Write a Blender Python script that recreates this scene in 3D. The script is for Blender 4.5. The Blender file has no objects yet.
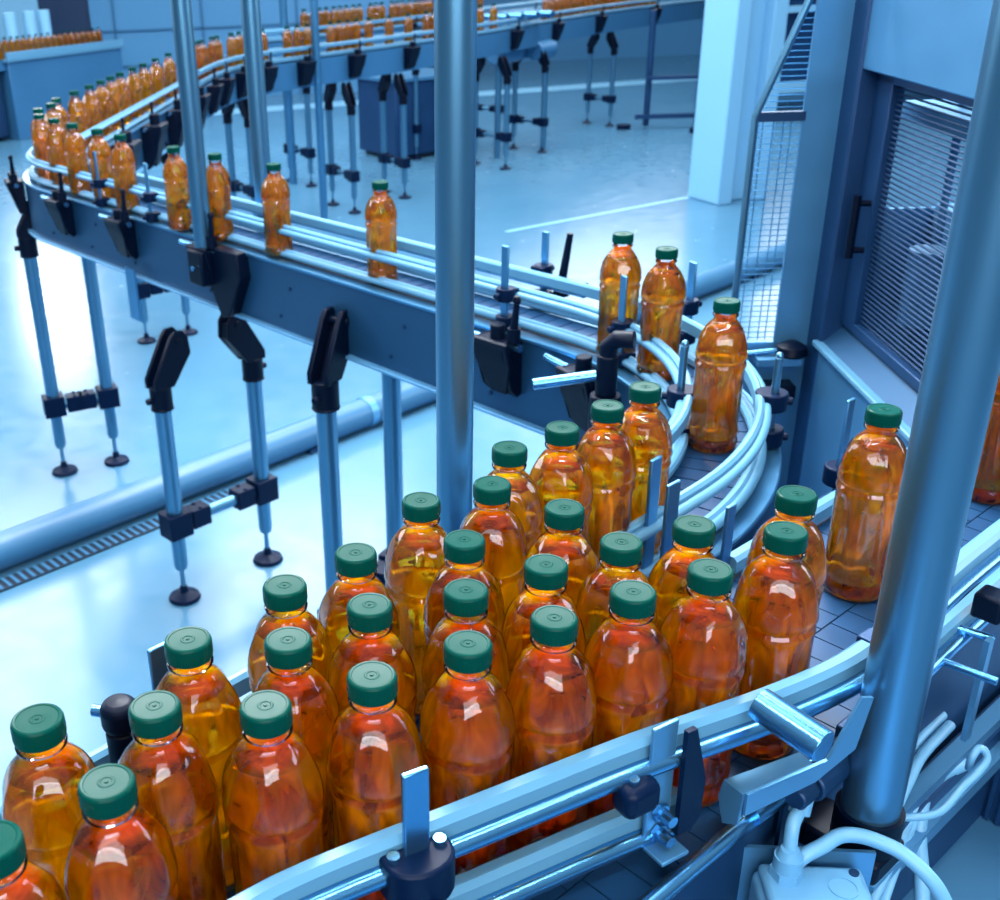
import bpy, math, random
from mathutils import Vector, Matrix
random.seed(7)
C = bpy.context.scene.collection
PI = math.pi
ZB = 1.229          # belt height
E1 = (.783, .622)   # running direction of the accumulation belt
M1 = (-.622, .783)  # across it, away from the camera

# ------------------------------------------------------------------ mesh helper
class MB:
    def __init__(s): s.v = []; s.f = []
    def add(s, vs, fs):
        o = len(s.v); s.v += [tuple(v) for v in vs]; s.f += [tuple(i + o for i in f) for f in fs]; return s
    def box(s, c, size, rz=0, ax=None):
        if ax is None: ax = (Vector((math.cos(rz), math.sin(rz), 0)), Vector((-math.sin(rz), math.cos(rz), 0)), Vector((0, 0, 1)))
        c = Vector(c); hx, hy, hz = (k / 2 for k in size); vs = []
        for z in (-hz, hz):
            for x, y in ((-hx, -hy), (hx, -hy), (hx, hy), (-hx, hy)): vs.append(c + ax[0] * x + ax[1] * y + ax[2] * z)
        return s.add(vs, [(3, 2, 1, 0), (4, 5, 6, 7), (0, 1, 5, 4), (1, 2, 6, 5), (2, 3, 7, 6), (3, 0, 4, 7)])
    def cyl(s, p0, p1, r0, r1=None, seg=16):
        r1 = r0 if r1 is None else r1
        p0, p1 = Vector(p0), Vector(p1); d = (p1 - p0).normalized()
        u = d.orthogonal().normalized(); w = d.cross(u); vs = []
        for p, r in ((p0, r0), (p1, r1)):
            for i in range(seg):
                a = 2 * PI * i / seg; vs.append(p + (u * math.cos(a) + w * math.sin(a)) * r)
        fs = [(i, (i + 1) % seg, seg + (i + 1) % seg, seg + i) for i in range(seg)]
        return s.add(vs, fs + [tuple(range(seg))[::-1], tuple(range(seg, 2 * seg))])
    def lathe(s, prof, seg=32, c=(0, 0, 0), mod=None):
        vs = []; fs = []; n = len(prof)
        for k, (r, z) in enumerate(prof):
            for i in range(seg):
                a = 2 * PI * i / seg; rr = r + (mod(a, z) if mod else 0)
                vs.append((c[0] + rr * math.cos(a), c[1] + rr * math.sin(a), c[2] + z))
        for k in range(n - 1):
            for i in range(seg):
                j = (i + 1) % seg; fs.append((k * seg + i, k * seg + j, (k + 1) * seg + j, (k + 1) * seg + i))
        fs.append(tuple(range(seg))[::-1]); fs.append(tuple((n - 1) * seg + i for i in range(seg)))
        return s.add(vs, fs)
    def tube(s, pts, r, seg=12):
        pts = [Vector(p) for p in pts]; n = len(pts); vs = []; u = None
        for i, p in enumerate(pts):
            d = (pts[min(i + 1, n - 1)] - pts[max(i - 1, 0)]).normalized()
            u = d.orthogonal().normalized() if u is None else (u - d * u.dot(d)).normalized()
            w = d.cross(u)
            for k in range(seg):
                a = 2 * PI * k / seg; vs.append(p + (u * math.cos(a) + w * math.sin(a)) * r)
        fs = [(i * seg + k, i * seg + (k + 1) % seg, (i + 1) * seg + (k + 1) % seg, (i + 1) * seg + k) for i in range(n - 1) for k in range(seg)]
        fs += [tuple(range(seg))[::-1], tuple((n - 1) * seg + k for k in range(seg))]
        return s.add(vs, fs)
    def prism(s, poly, o, ux, uy, th):
        """outline poly in the plane o+ux*a+uy*b, thickness th centred on that plane"""
        o, ux, uy = Vector(o), Vector(ux).normalized(), Vector(uy).normalized(); w = ux.cross(uy); n = len(poly)
        vs = [o + ux * a + uy * b - w * th / 2 for a, b in poly] + [o + ux * a + uy * b + w * th / 2 for a, b in poly]
        return s.add(vs, [tuple(range(n))[::-1], tuple(range(n, 2 * n))] + [(i, (i + 1) % n, n + (i + 1) % n, n + i) for i in range(n)])
    def sweep(s, path, prof):
        """prof: closed list of (offset to the right of travel, z)"""
        nr = normals(path); n = len(path); m = len(prof)
        vs = [(p[0] + q[0] * o, p[1] + q[1] * o, z) for p, q in zip(path, nr) for o, z in prof]
        fs = [(i * m + k, i * m + (k + 1) % m, (i + 1) * m + (k + 1) % m, (i + 1) * m + k) for i in range(n - 1) for k in range(m)]
        fs += [tuple(range(m))[::-1], tuple((n - 1) * m + k for k in range(m))]
        return s.add(vs, fs)
    def build(s, name, mat, parent=None, sharp=35, bevel=0, loc=None, fix=True):
        me = bpy.data.meshes.new(name)
        v = s.v
        if loc: v = [(a - loc[0], b - loc[1], c - loc[2]) for a, b, c in v]
        me.from_pydata(v, [], s.f); me.materials.append(mat)
        if fix:
            import bmesh
            bm = bmesh.new(); bm.from_mesh(me); bmesh.ops.recalc_face_normals(bm, faces=bm.faces); bm.to_mesh(me); bm.free()
        me.shade_smooth(); me.set_sharp_from_angle(angle=math.radians(sharp))
        o = bpy.data.objects.new(name, me); C.objects.link(o)
        if loc: o.location = loc
        if parent is not None:
            o.parent = parent
            o.matrix_parent_inverse = Matrix.Translation(parent.matrix_basis.translation).inverted()
        if bevel:
            b = o.modifiers.new('bevel', 'BEVEL'); b.width = bevel; b.segments = 2; b.limit_method = 'ANGLE'; b.harden_normals = False
        return o

def normals(path):
    out = []; n = len(path)
    for i in range(n):
        a = Vector(path[max(i - 1, 0)]); b = Vector(path[min(i + 1, n - 1)]); p = Vector(path[i])
        if 0 < i < n - 1:
            d0 = (p - a).normalized(); d1 = (b - p).normalized(); d = (d0 + d1).normalized(); k = 1 / max(.5, d.dot(d1))
        else: d = (b - a).normalized(); k = 1
        out.append((d.y * k, -d.x * k))
    return out

def rrect(w, h, o=0, z=0, c=.003):
    x, y = w / 2, h / 2
    return [(o - x + c, z - y), (o + x - c, z - y), (o + x, z - y + c), (o + x, z + y - c), (o + x - c, z + y), (o - x + c, z + y), (o - x, z + y - c), (o - x, z - y + c)]
def circ(r, o=0, z=0, n=14): return [(o + r * math.cos(2 * PI * i / n), z + r * math.sin(2 * PI * i / n)) for i in range(n)]

def tag(o, label=None, cat=None, group=None, kind=None):
    if label: o['label'] = label
    if cat: o['category'] = cat
    if group: o['group'] = group
    if kind: o['kind'] = kind
    return o
def thing(name, label, cat, loc=(0, 0, 0), group=None):
    o = bpy.data.objects.new(name, None); C.objects.link(o); o.location = loc; o.empty_display_size = .05
    return tag(o, label, cat, group)

# ------------------------------------------------------------------ materials
def newmat(name):
    m = bpy.data.materials.new(name); m.use_nodes = True; nt = m.node_tree; nt.nodes.clear()
    out = nt.nodes.new('ShaderNodeOutputMaterial'); return m, nt, out
def pbr(name, col, metal=0, rough=.4, var=.08, scale=(30, 30, 30), bump=0, spec=.5, coat=0, rvar=.1):
    col = (col[0] * .47, col[1] * .74, col[2] * .94); m, nt, out = newmat(name); b = nt.nodes.new('ShaderNodeBsdfPrincipled')
    tc = nt.nodes.new('ShaderNodeTexCoord'); mp = nt.nodes.new('ShaderNodeMapping'); mp.inputs['Scale'].default_value = scale
    nz = nt.nodes.new('ShaderNodeTexNoise'); nz.inputs['Scale'].default_value = 1; nz.inputs['Detail'].default_value = 4
    nt.links.new(tc.outputs['Object'], mp.inputs[0]); nt.links.new(mp.outputs[0], nz.inputs['Vector'])
    cr = nt.nodes.new('ShaderNodeMix'); cr.data_type = 'RGBA'
    cr.inputs['A'].default_value = (*[c * (1 - var) for c in col], 1); cr.inputs['B'].default_value = (*[min(1, c * (1 + var)) for c in col], 1)
    nt.links.new(nz.outputs['Fac'], cr.inputs['Factor']); nt.links.new(cr.outputs['Result'], b.inputs['Base Color'])
    mr = nt.nodes.new('ShaderNodeMapRange'); mr.inputs['To Min'].default_value = max(0, rough - rvar); mr.inputs['To Max'].default_value = min(1, rough + rvar)
    nt.links.new(nz.outputs['Fac'], mr.inputs['Value']); nt.links.new(mr.outputs[0], b.inputs['Roughness'])
    b.inputs['Metallic'].default_value = metal; b.inputs['Specular IOR Level'].default_value = spec; b.inputs['Coat Weight'].default_value = coat
    if bump:
        bp = nt.nodes.new('ShaderNodeBump'); bp.inputs['Strength'].default_value = bump; bp.inputs['Distance'].default_value = .002
        nt.links.new(nz.outputs['Fac'], bp.inputs['Height']); nt.links.new(bp.outputs[0], b.inputs['Normal'])
    nt.links.new(b.outputs[0], out.inputs[0]); return m

STEEL = pbr('brushed_steel', (.21, .40, .54), .9, .32, .06, (8, 8, 8), rvar=.04)
STEELH = pbr('bright_steel', (.26, .50, .68), .95, .24, .05, (30, 30, 30), rvar=.04)
POLE = pbr('pole_steel', (.21, .35, .43), .9, .32, .06, (20, 20, 2), rvar=.04)
SHEET = pbr('sheet_steel', (.17, .36, .51), .6, .36, .14, (3, 3, 9), rvar=.10)
BEAM = pbr('beam_steel', (.028, .098, .175), .5, .44, .14, (5, 5, 5), rvar=.08)
FLANGE = pbr('flange_steel', (.24, .46, .62), .5, .40, .08, (9, 9, 9))
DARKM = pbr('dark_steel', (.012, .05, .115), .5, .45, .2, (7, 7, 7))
FRAME = pbr('machine_blue', (.014, .062, .145), .4, .45, .2, (5, 5, 5))
BLACK = pbr('black_plastic', (.0010, .005, .016), 0, .42, .1, (40, 40, 40), spec=.12)
NAVY = pbr('navy_plastic', (.0012, .010, .034), 0, .4, .1, (40, 40, 40), spec=.12)
RAILP = pbr('rail_plastic', (.19, .34, .43), 0, .34, .04, (20, 20, 20), spec=.25)
ALU = pbr('rail_aluminium', (.14, .32, .46), .8, .32, .06, (20, 20, 20))
BELT = pbr('belt_plastic', (.014, .055, .115), 0, .42, .16, (22, 22, 22), rvar=.08, spec=.22)
BELTD = pbr('belt_underside', (.004, .014, .03), 0, .5, .1)
GREY = pbr('grey_box', (.24, .44, .58), 0, .42, .05, (30, 30, 30), bump=.05)
CABLE = pbr('cable_grey', (.27, .47, .60), 0, .4, .05, (30, 30, 30))
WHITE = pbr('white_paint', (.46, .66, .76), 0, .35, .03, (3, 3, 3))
WALL = pbr('wall_panel', (.15, .34, .50), 0, .4, .06, (1, 1, 1))
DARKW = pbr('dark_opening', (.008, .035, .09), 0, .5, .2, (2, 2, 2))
PIPE = pbr('pipe_paint', (.075, .19, .29), 0, .4, .1, (6, 6, 6))
MACH = pbr('machine_face', (.075, .21, .34), .3, .42, .08, (2, 2, 2))
CAPM = pbr('green_cap', (.0005, .058, .036), 0, .26, .1, (60, 60, 60), spec=.055, rvar=.04)
TEETH = pbr('grate', (.012, .035, .075), .4, .5, .1)

# floor: glossy coated resin with faint clouds and joints
def floor_mat():
    m, nt, out = newmat('epoxy_floor'); b = nt.nodes.new('ShaderNodeBsdfPrincipled')
    tc = nt.nodes.new('ShaderNodeTexCoord'); n1 = nt.nodes.new('ShaderNodeTexNoise'); n1.inputs['Scale'].default_value = 1.1; n1.inputs['Detail'].default_value = 6
    n2 = nt.nodes.new('ShaderNodeTexNoise'); n2.inputs['Scale'].default_value = 9; n2.inputs['Detail'].default_value = 5
    nt.links.new(tc.outputs['Object'], n1.inputs['Vector']); nt.links.new(tc.outputs['Object'], n2.inputs['Vector'])
    cr = nt.nodes.new('ShaderNodeValToRGB'); cr.color_ramp.elements[0].position = .3; cr.color_ramp.elements[0].color = (.052, .162, .276, 1)
    cr.color_ramp.elements[1].position = .72; cr.color_ramp.elements[1].color = (.068, .190, .308, 1)
    nt.links.new(n1.outputs['Fac'], cr.inputs[0]); nt.links.new(cr.outputs[0], b.inputs['Base Color'])
    mr = nt.nodes.new('ShaderNodeMapRange'); mr.inputs['To Min'].default_value = .10; mr.inputs['To Max'].default_value = .34
    nt.links.new(n2.outputs['Fac'], mr.inputs['Value']); nt.links.new(mr.outputs[0], b.inputs['Roughness'])
    bp = nt.nodes.new('ShaderNodeBump'); bp.inputs['Strength'].default_value = .06; bp.inputs['Distance'].default_value = .01
    nt.links.new(n1.outputs['Fac'], bp.inputs['Height']); nt.links.new(bp.outputs[0], b.inputs['Normal'])
    b.inputs['Specular IOR Level'].default_value = .6
    nt.links.new(b.outputs[0], out.inputs[0]); return m
FLOOR = floor_mat()

# clear bottle wall: thin sheet, only reflects by Fresnel
def shell_mat():
    m, nt, out = newmat('clear_pet'); t = nt.nodes.new('ShaderNodeBsdfTransparent'); t.inputs[0].default_value = (.97, .985, 1, 1)
    g = nt.nodes.new('ShaderNodeBsdfGlossy'); g.inputs['Roughness'].default_value = .03
    fr = nt.nodes.new('ShaderNodeFresnel'); fr.inputs[0].default_value = 1.62
    tc = nt.nodes.new('ShaderNodeTexCoord'); nz = nt.nodes.new('ShaderNodeTexNoise'); nz.inputs['Scale'].default_value = 42; nz.inputs['Detail'].default_value = 1.5
    bp = nt.nodes.new('ShaderNodeBump'); bp.inputs['Strength'].default_value = .6; bp.inputs['Distance'].default_value = .002
    nt.links.new(tc.outputs['Object'], nz.inputs['Vector']); nt.links.new(nz.outputs['Fac'], bp.inputs['Height'])
    nt.links.new(bp.outputs[0], g.inputs['Normal']); nt.links.new(bp.outputs[0], fr.inputs['Normal'])
    mx = nt.nodes.new('ShaderNodeMixShader'); nt.links.new(fr.outputs[0], mx.inputs[0]); nt.links.new(t.outputs[0], mx.inputs[1]); nt.links.new(g.outputs[0], mx.inputs[2])
    nt.links.new(mx.outputs[0], out.inputs[0]); return m
SHELL = shell_mat()
# juice: refracting, absorbs blue then green with depth, cloudy mix; noise patches imitate refracted light
def juice_mat():
    m, nt, out = newmat('amber_juice'); g = nt.nodes.new('ShaderNodeBsdfRefraction'); g.inputs['IOR'].default_value = 1.3; g.inputs['Roughness'].default_value = .02
    g.inputs['Color'].default_value = (1, .93, .55, 1)
    tr = nt.nodes.new('ShaderNodeBsdfTranslucent'); tr.inputs[0].default_value = (1, .88, .0, 1)
    df = nt.nodes.new('ShaderNodeBsdfDiffuse'); df.inputs[0].default_value = (1, .05, .0, 1)
    m0 = nt.nodes.new('ShaderNodeMixShader'); m0.inputs[0].default_value = .33; nt.links.new(tr.outputs[0], m0.inputs[1]); nt.links.new(df.outputs[0], m0.inputs[2])
    m1 = nt.nodes.new('ShaderNodeMixShader'); 
    tc = nt.nodes.new('ShaderNodeTexCoord'); mp = nt.nodes.new('ShaderNodeMapping'); mp.inputs['Scale'].default_value = (46, 46, 17)
    oi = nt.nodes.new('ShaderNodeObjectInfo'); ad = nt.nodes.new('ShaderNodeVectorMath'); ad.operation = 'ADD'
    nt.links.new(tc.outputs['Object'], mp.inputs[0]); nt.links.new(mp.outputs[0], ad.inputs[0])
    ml = nt.nodes.new('ShaderNodeMath'); ml.operation = 'MULTIPLY'; ml.inputs[1].default_value = 40; nt.links.new(oi.outputs['Random'], ml.inputs[0]); nt.links.new(ml.outputs[0], ad.inputs[1])
    nz = nt.nodes.new('ShaderNodeTexNoise'); nz.inputs['Scale'].default_value = 1; nz.inputs['Detail'].default_value = 2.5; nz.inputs['Distortion'].default_value = .6
    nt.links.new(ad.outputs[0], nz.inputs['Vector'])
    mr = nt.nodes.new('ShaderNodeMapRange'); mr.inputs['From Min'].default_value = .38; mr.inputs['From Max'].default_value = .66; mr.inputs['To Min'].default_value = .18; mr.inputs['To Max'].default_value = .80
    nt.links.new(nz.outputs['Fac'], mr.inputs['Value']); nt.links.new(mr.outputs[0], m1.inputs[0]); nt.links.new(g.outputs[0], m1.inputs[1]); nt.links.new(m0.outputs[0], m1.inputs[2])
    va = nt.nodes.new('ShaderNodeVolumeAbsorption'); va.inputs['Color'].default_value = (1, .80, .0, 1); va.inputs['Density'].default_value = 52
    nt.links.new(m1.outputs[0], out.inputs[0]); nt.links.new(va.outputs[0], out.inputs[1]); return m
JUICE = juice_mat()

# ------------------------------------------------------------------ setting
fl = MB().add([(-14, -10, 0), (16, -10, 0), (16, 24, 0), (-14, 24, 0)], [(0, 1, 2, 3)]).build('floor', FLOOR, fix=False); tag(fl, kind='structure')
w = MB()
w.box((1, 21.1, 2.5), (30, .2, 5))
wb = w.build('wall_back', WALL); tag(wb, kind='structure')
s = MB()
for z in (.5, 1.0, 1.5): s.box((-1.25, 17.35, z), (4.7, .02, .02))
for x in (-3.3, -2.0, -.6, .8): s.box((x, 17.35, 1.6), (.03, .02, 3.2))
pw = MB(); pw.box((-1.25, 17.5, 1.6), (4.8, .25, 3.2)); pw = pw.build('wall_partition', WALL); tag(pw, kind='structure')
s.build('panel_joints', MACH, pw)
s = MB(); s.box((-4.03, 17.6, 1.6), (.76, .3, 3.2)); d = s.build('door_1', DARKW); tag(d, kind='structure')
s = MB(); s.box((-7.1, 17.6, 1.6), (5.4, .3, 3.2)); d = s.build('wall_left', WHITE); tag(d, kind='structure')
s = MB()
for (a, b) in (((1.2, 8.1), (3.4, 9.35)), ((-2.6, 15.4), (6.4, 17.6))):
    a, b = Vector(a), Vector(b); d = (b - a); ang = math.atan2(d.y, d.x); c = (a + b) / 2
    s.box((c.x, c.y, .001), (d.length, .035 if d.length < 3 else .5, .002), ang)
t = s.build('trim_floor_marking_glare', WHITE); tag(t, kind='structure')  # wide far strip also paints in the bright reflection on the floor
# white column: an H section
s = MB(); cx, cy, az = 3.13, 8.95, .35
ax = Vector((math.cos(az), math.sin(az), 0)); ay = Vector((-math.sin(az), math.cos(az), 0))
for k in (-1, 1): s.box(Vector((cx, cy, 1.7)) + ax * .17 * k * 1.0, (.13, .40, 3.4), az)
s.box((cx, cy, 1.7), (.24, .2, 3.4), az)
p = s.build('pillar', WHITE, bevel=.01); tag(p, kind='structure')

# ------------------------------------------------------------------ bottle prototype
def shell_mod(a, z):
    if .034 < z < .134:
        t = (z - .034) / .10; e = min(1, 6 * t, 6 * (1 - t)); c = math.cos(6 * a)
        return -.0044 * e * max(0, min(1, (c + .25) * 2.2))
    if .151 < z < .204: return -.0028 * abs(math.cos(4 * a)) ** .8 * math.sin((z - .151) / .053 * PI)
    return 0
PROF = [(.020, .004), (.027, .001), (.031, 0), (.0345, .002), (.0368, .007), (.0374, .013), (.0366, .018), (.0350, .0205), (.0352, .0225), (.0370, .0255), (.0373, .030),
        (.0367, .034), (.0365, .040), (.0365, .060), (.0365, .085), (.0365, .110), (.0365, .128), (.0368, .134), (.0380, .1375), (.0378, .1405), (.0352, .1432), (.0350, .1452), (.0374, .1475), (.0386, .151),
        (.0386, .157), (.0382, .164), (.0372, .171), (.0355, .178), (.0331, .1848), (.0299, .1912), (.0262, .1968), (.0225, .2012), (.0194, .2044), (.0174, .2066), (.0164, .2086), (.0161, .211), (.0161, .2132),
        (.0186, .2140), (.0189, .2156), (.0186, .2170), (.0163, .2178), (.0160, .2195), (.0160, .226)]
def make_bottle():
    root = MB().lathe(PROF, 64, mod=shell_mod).build('juice_bottle', SHELL, sharp=60)
    ji = [(max(.002, r - .0011), z + (.0012 if z < .01 else 0)) for r, z in PROF if z <= .1915]
    MB().lathe([(.004, .0052)] + ji + [(.0280, .1928), (.010, .1924), (.002, .1924)], 64, mod=shell_mod).build('juice', JUICE, root, sharp=60)
    cp = MB(); seg = 72; z0, z1 = .2208, .2372
    kn = lambda a, z: (.00022 * math.cos(36 * a) if .2225 < z < .2335 else 0)
    cp.lathe([(.0165, z0 + .0005), (.0188, z0), (.0190, .2222), (.01885, .2226), (.01905, .2229), (.01905, .2332), (.0188, .2350), (.0180, .2364), (.0168, .2371), (.0155, .2370), (.0150, .2365), (.0060, .23635), (.0054, .23675), (.0042, .23675), (.0036, .2363), (.0016, .2363), (.0013, .2370), (.0004, .2370)], seg, mod=kn)
    cp.build('cap', CAPM, root, sharp=22)
    return root
BOT = make_bottle(); used = [False]
def bottle(x, y, z, label, group):
    if not used[0]: o = BOT; used[0] = True
    else:
        o = BOT.copy(); C.objects.link(o)
        for ch in list(BOT.children):
            c = ch.copy(); C.objects.link(c); c.parent = o
            c.matrix_parent_inverse = Matrix()
    o.location = (x, y, z); o.rotation_euler = (0, 0, random.uniform(0, 2 * PI)); tag(o, label, 'bottle', group)
    return o
ORD = 'first second third fourth fifth sixth seventh eighth ninth tenth eleventh twelfth thirteenth fourteenth fifteenth sixteenth seventeenth eighteenth nineteenth twentieth twenty-first twenty-second twenty-third twenty-fourth twenty-fifth twenty-sixth twenty-seventh twenty-eighth twenty-ninth thirtieth'.split()
ZT = ZB + .0015
G = 'juice bottles crowded on the wide belt'
for i, (x, y) in enumerate([(-.235, .518), (-.173, .567), (-.072, .641), (.006, .672), (.082, .708), (.155, .739), (.227, .773), (.301, .803), (.389, .864)][::-1]):
    bottle(x, y, ZT, 'red amber juice bottle, %s from right in the front row along the near rail' % ORD[i], G)
lab = {(-.153, .646): 'amber bottle behind the second and third bottles from the left in the front row',
       (-.139, .729): 'amber bottle in the back row beside the short grey upright at the far left',
       (-.059, .723): 'amber bottle right behind the third front bottle from the left, one row from the back',
       (.007, .769): 'amber bottle right behind the fourth front bottle from the left',
       (.089, .786): 'dark amber bottle directly behind the fifth front bottle from the left',
       (.163, .822): 'dark amber bottle directly behind the sixth front bottle from the left',
       (.237, .856): 'dark amber bottle directly behind the seventh front bottle from the left',
       (.311, .883): 'amber bottle in front of the three flat steel uprights, between the two lanes',
       (.426, .935): 'amber bottle half hidden behind the rightmost bottle of the front row',
       (.097, .872): 'dark amber bottle, third in the file behind the fifth front bottle from the left',
       (.199, .926): 'amber bottle in the middle rows, behind the sixth and seventh front bottles',
       (.137, .983): 'amber bottle in front of the thick centre post, left of the seventh back row bottle',
       (-.236, .636): 'yellow amber bottle at the left end of the back row, left of the black column',
       (-.065, .805): 'amber bottle in the back row, third from the left',
       (-.003, .856): 'amber bottle in the back row, fourth from the left',
       (.063, .953): 'yellow amber bottle in the back row, just left of the thick centre post',
       (.167, 1.068): 'yellow bottle in the back row, just right of the thick centre post',
       (.233, 1.116): 'yellow bottle in the back row, third from where the curved belt ends',
       (.297, 1.174): 'yellow bottle in the back row, second from where the curved belt ends',
       (.355, 1.228): 'yellow bottle at the end of the back row against the inner curved rail'}
for (x, y), l in lab.items(): bottle(x, y, ZT, l, G)
G2 = 'yellow juice bottles on the curved conveyor'
bottle(.562, 1.557, ZT, 'yellow juice bottle standing alone in the bend, outlined against the cage door', G2)
bottle(.559, 1.869, ZT, 'yellow juice bottle entering the bend, right one of the touching pair', G2)
bottle(.511, 1.988, ZT, 'yellow juice bottle entering the bend, left one of the touching pair', G2)
bottle(.600, 1.13, ZT, 'yellow juice bottle standing alone beside the thick slanting pole on the tiled belt', 'juice bottles on the tiled belt')
bottle(.886, 1.358, ZT, 'yellow juice bottle cut by the frame edge, right of the thick slanting pole', 'juice bottles on the tiled belt')

# ------------------------------------------------------------------ single-file conveyor path
def arc(c, r, a0, a1, n): return [(c[0] + r * math.cos(a0 + (a1 - a0) * i / n), c[1] + r * math.sin(a0 + (a1 - a0) * i / n)) for i in range(n + 1)]
D1 = Vector((.62, -.785)); D2 = Vector((-.74, -.672))
R_ = math.radians
bend = arc((0, 1.75), .605, R_(38.3), R_(-47.7), 36)
u0 = Vector((-.08, -.9968)); cnr = Vector((-1.164, 4.2)); tl = .236
pA = cnr - u0 * tl; pB = cnr + D1 * tl
cen = pA + Vector((-u0.y, u0.x)) * .6
a0 = math.atan2(pA.y - cen.y, pA.x - cen.x); a1 = math.atan2(pB.y - cen.y, pB.x - cen.x)
if a1 < a0: a1 += 2 * PI
corner = arc(cen, .6, a0, a1, 14)
def lerp(a, b, n): return [(a[0] + (b[0] - a[0]) * i / n, a[1] + (b[1] - a[1]) * i / n) for i in range(n)]
startp = Vector((-.945, 6.95))
endp = Vector(bend[-1]) + D2 * 1.25
SP = lerp(startp, corner[0], 8) + corner + lerp(corner[-1], bend[0], 8)[1:] + bend + lerp(bend[-1], endp, 6)[1:] + [tuple(endp)]

def plates(path, w, pitch, th, gap):
    """belt plates: one tile every pitch along the path"""
    m = MB(); acc = 0; nr = normals(path)
    L = [0]
    for a, b in zip(path, path[1:]): L.append(L[-1] + math.dist(a, b))
    def at(s):
        for i in range(len(path) - 1):
            if s <= L[i + 1] or i == len(path) - 2:
                t = (s - L[i]) / (L[i + 1] - L[i]); p = Vector(path[i]).lerp(Vector(path[i + 1]), t); q = Vector(nr[i]).lerp(Vector(nr[i + 1]), t)
                return p, q.normalized()
    k = 0
    while (k + 1) * pitch < L[-1]:
        p0, n0 = at(k * pitch + gap / 2); p1, n1 = at((k + 1) * pitch - gap / 2); h = w / 2
        vs = [(*(p + n * o), ZB + z) for z in (-th, 0) for p, n, o in ((p0, n0, -h), (p0, n0, h), (p1, n1, h), (p1, n1, -h))]
        m.add(vs, [(0, 1, 2, 3), (7, 6, 5, 4), (0, 4, 5, 1), (1, 5, 6, 2), (2, 6, 7, 3), (3, 7, 4, 0)]); k += 1
    return m

n1 = Vector((D1.y, -D1.x)); B0 = Vector(bend[0])
def online(t, off): p = B0 - D1 * t + n1 * off; return (p.x, p.y)
sc = thing('single_file_conveyor', 'long S shaped single file bottle conveyor with curved rails, blue steel beam and tube legs', 'conveyor', (.0, 2.6, 0))
plates(SP, .096, .04, .006, .0035).build('belt', BELT, sc)
MB().sweep(SP, [(-.055, ZB - .02), (.055, ZB - .02), (.055, ZB - .006), (-.055, ZB - .006)]).build('belt_track', BELTD, sc)
for sg in (1, -1):
    o = .085 * sg
    bm = MB().sweep(SP, [(o - .003, 1.04), (o + .003, 1.04), (o + .003, ZB - .012), (o - .003, ZB - .012)]); bm.build('side_beam', BEAM, sc)
    MB().sweep(SP, rrect(.03, .008, o + .006 * sg, 1.036, .002)).build('bottom_flange', FLANGE, sc)
    MB().sweep(SP, rrect(.034, .010, .0765 * sg, ZB - .009, .002)).build('top_ledge', ALU, sc)
    RP = SP if sg > 0 else [q for q in SP if SP.index(q) < SP.index(bend[-1])] + [bend[-1], tuple(Vector(bend[-1]) + D2 * .19)]
    for z, hh in ((ZB + .072, .026), (ZB + .012, .016)):
        g = MB(); g.sweep(RP, rrect(.013, hh, .0525 * sg, z, .004)); g.sweep(RP, circ(.0078, .0625 * sg, z - .003, 12)); g.build('guide_rail', RAILP, sc)
MB().cyl((*online(2.35, -.077), ZB + .062), (*online(.06, -.077), ZB + .062), .0165, seg=20).build('cover_tube', ALU, sc)
MB().sweep(SP, [(-.082, 1.045), (.082, 1.045), (.082, 1.05), (-.082, 1.05)]).build('bottom_pan', DARKM, sc)
# bolts along the near side beam
n1 = Vector((D1.y, -D1.x)); B0 = Vector(bend[0])
for tt in (.12, .45, .9, 1.25, 1.7, 2.0, 2.3):
    for z in (1.16, 1.075):
        p = B0 - D1 * (tt + (0 if z > 1.1 else .05)) + n1 * .088; MB().cyl((*p, z), (*(p + n1 * .004), z), .005, seg=8).build('bolt', DARKM, sc)

def clevis(base, toward, z0, h, parent, lean=.055):
    """black swivel head: collar below, cheek plates leaning toward the beam"""
    t = Vector((*toward, 0)); m = MB(); x, y = base; side = Vector((-t.y, t.x, 0))
    m.cyl((x, y, z0 - .07), (x, y, z0 + .005), .035); m.cyl((x, y, z0 - .072), (x, y, z0 - .064), .037)
    poly = [(-.034, 0), (.034, 0), (.05, .02), (lean + .05, h * .55), (lean + .045, h - .022), (lean + .028, h), (lean - .002, h), (lean - .02, h - .018), (-.034, .03)]
    for k in (-1, 1): m.prism(poly, Vector((x, y, z0)) + side * .024 * k, t, (0, 0, 1), .014)
    m.prism([(0, 0), (.05, .02), (lean + .046, h * .55), (lean + .04, h - .03), (lean + .02, h - .03)], Vector((x, y, z0)), t, (0, 0, 1), .036)
    c = Vector((x, y, z0 + h - .03)) + t * (lean + .012); m.cyl(c - side * .036, c + side * .036, .011, seg=10)
    m.cyl(Vector((x, y, z0 - .035)) - t * .03, Vector((x, y, z0 - .035)) - t * .052, .011, seg=8)
    return m.build('swivel_head', BLACK, parent, bevel=.003)
def leg(parent, xy, top, clampz, toward, head=True, zhead=None):
    x, y = xy; m = MB()
    m.cyl((x, y, clampz - .02), (x, y, top), .0265, seg=20); m.cyl((x, y, .13), (x, y, clampz), .0235, seg=20); m.cyl((x, y, .118), (x, y, .135), .0205, seg=16)
    L = m.build('leg', POLE, parent, loc=(x, y, 0))
    MB().cyl((x, y, .02), (x, y, .125), .0085, seg=10).build('spindle', POLE, L)
    MB().lathe([(.052, 0), (.054, .004), (.05, .014), (.03, .02), (.016, .028), (.012, .05), (.002, .052)], 24, (x, y, 0)).build('foot', NAVY, L)
    if head: clevis(xy, toward, top, .17, L)
    return L
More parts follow.
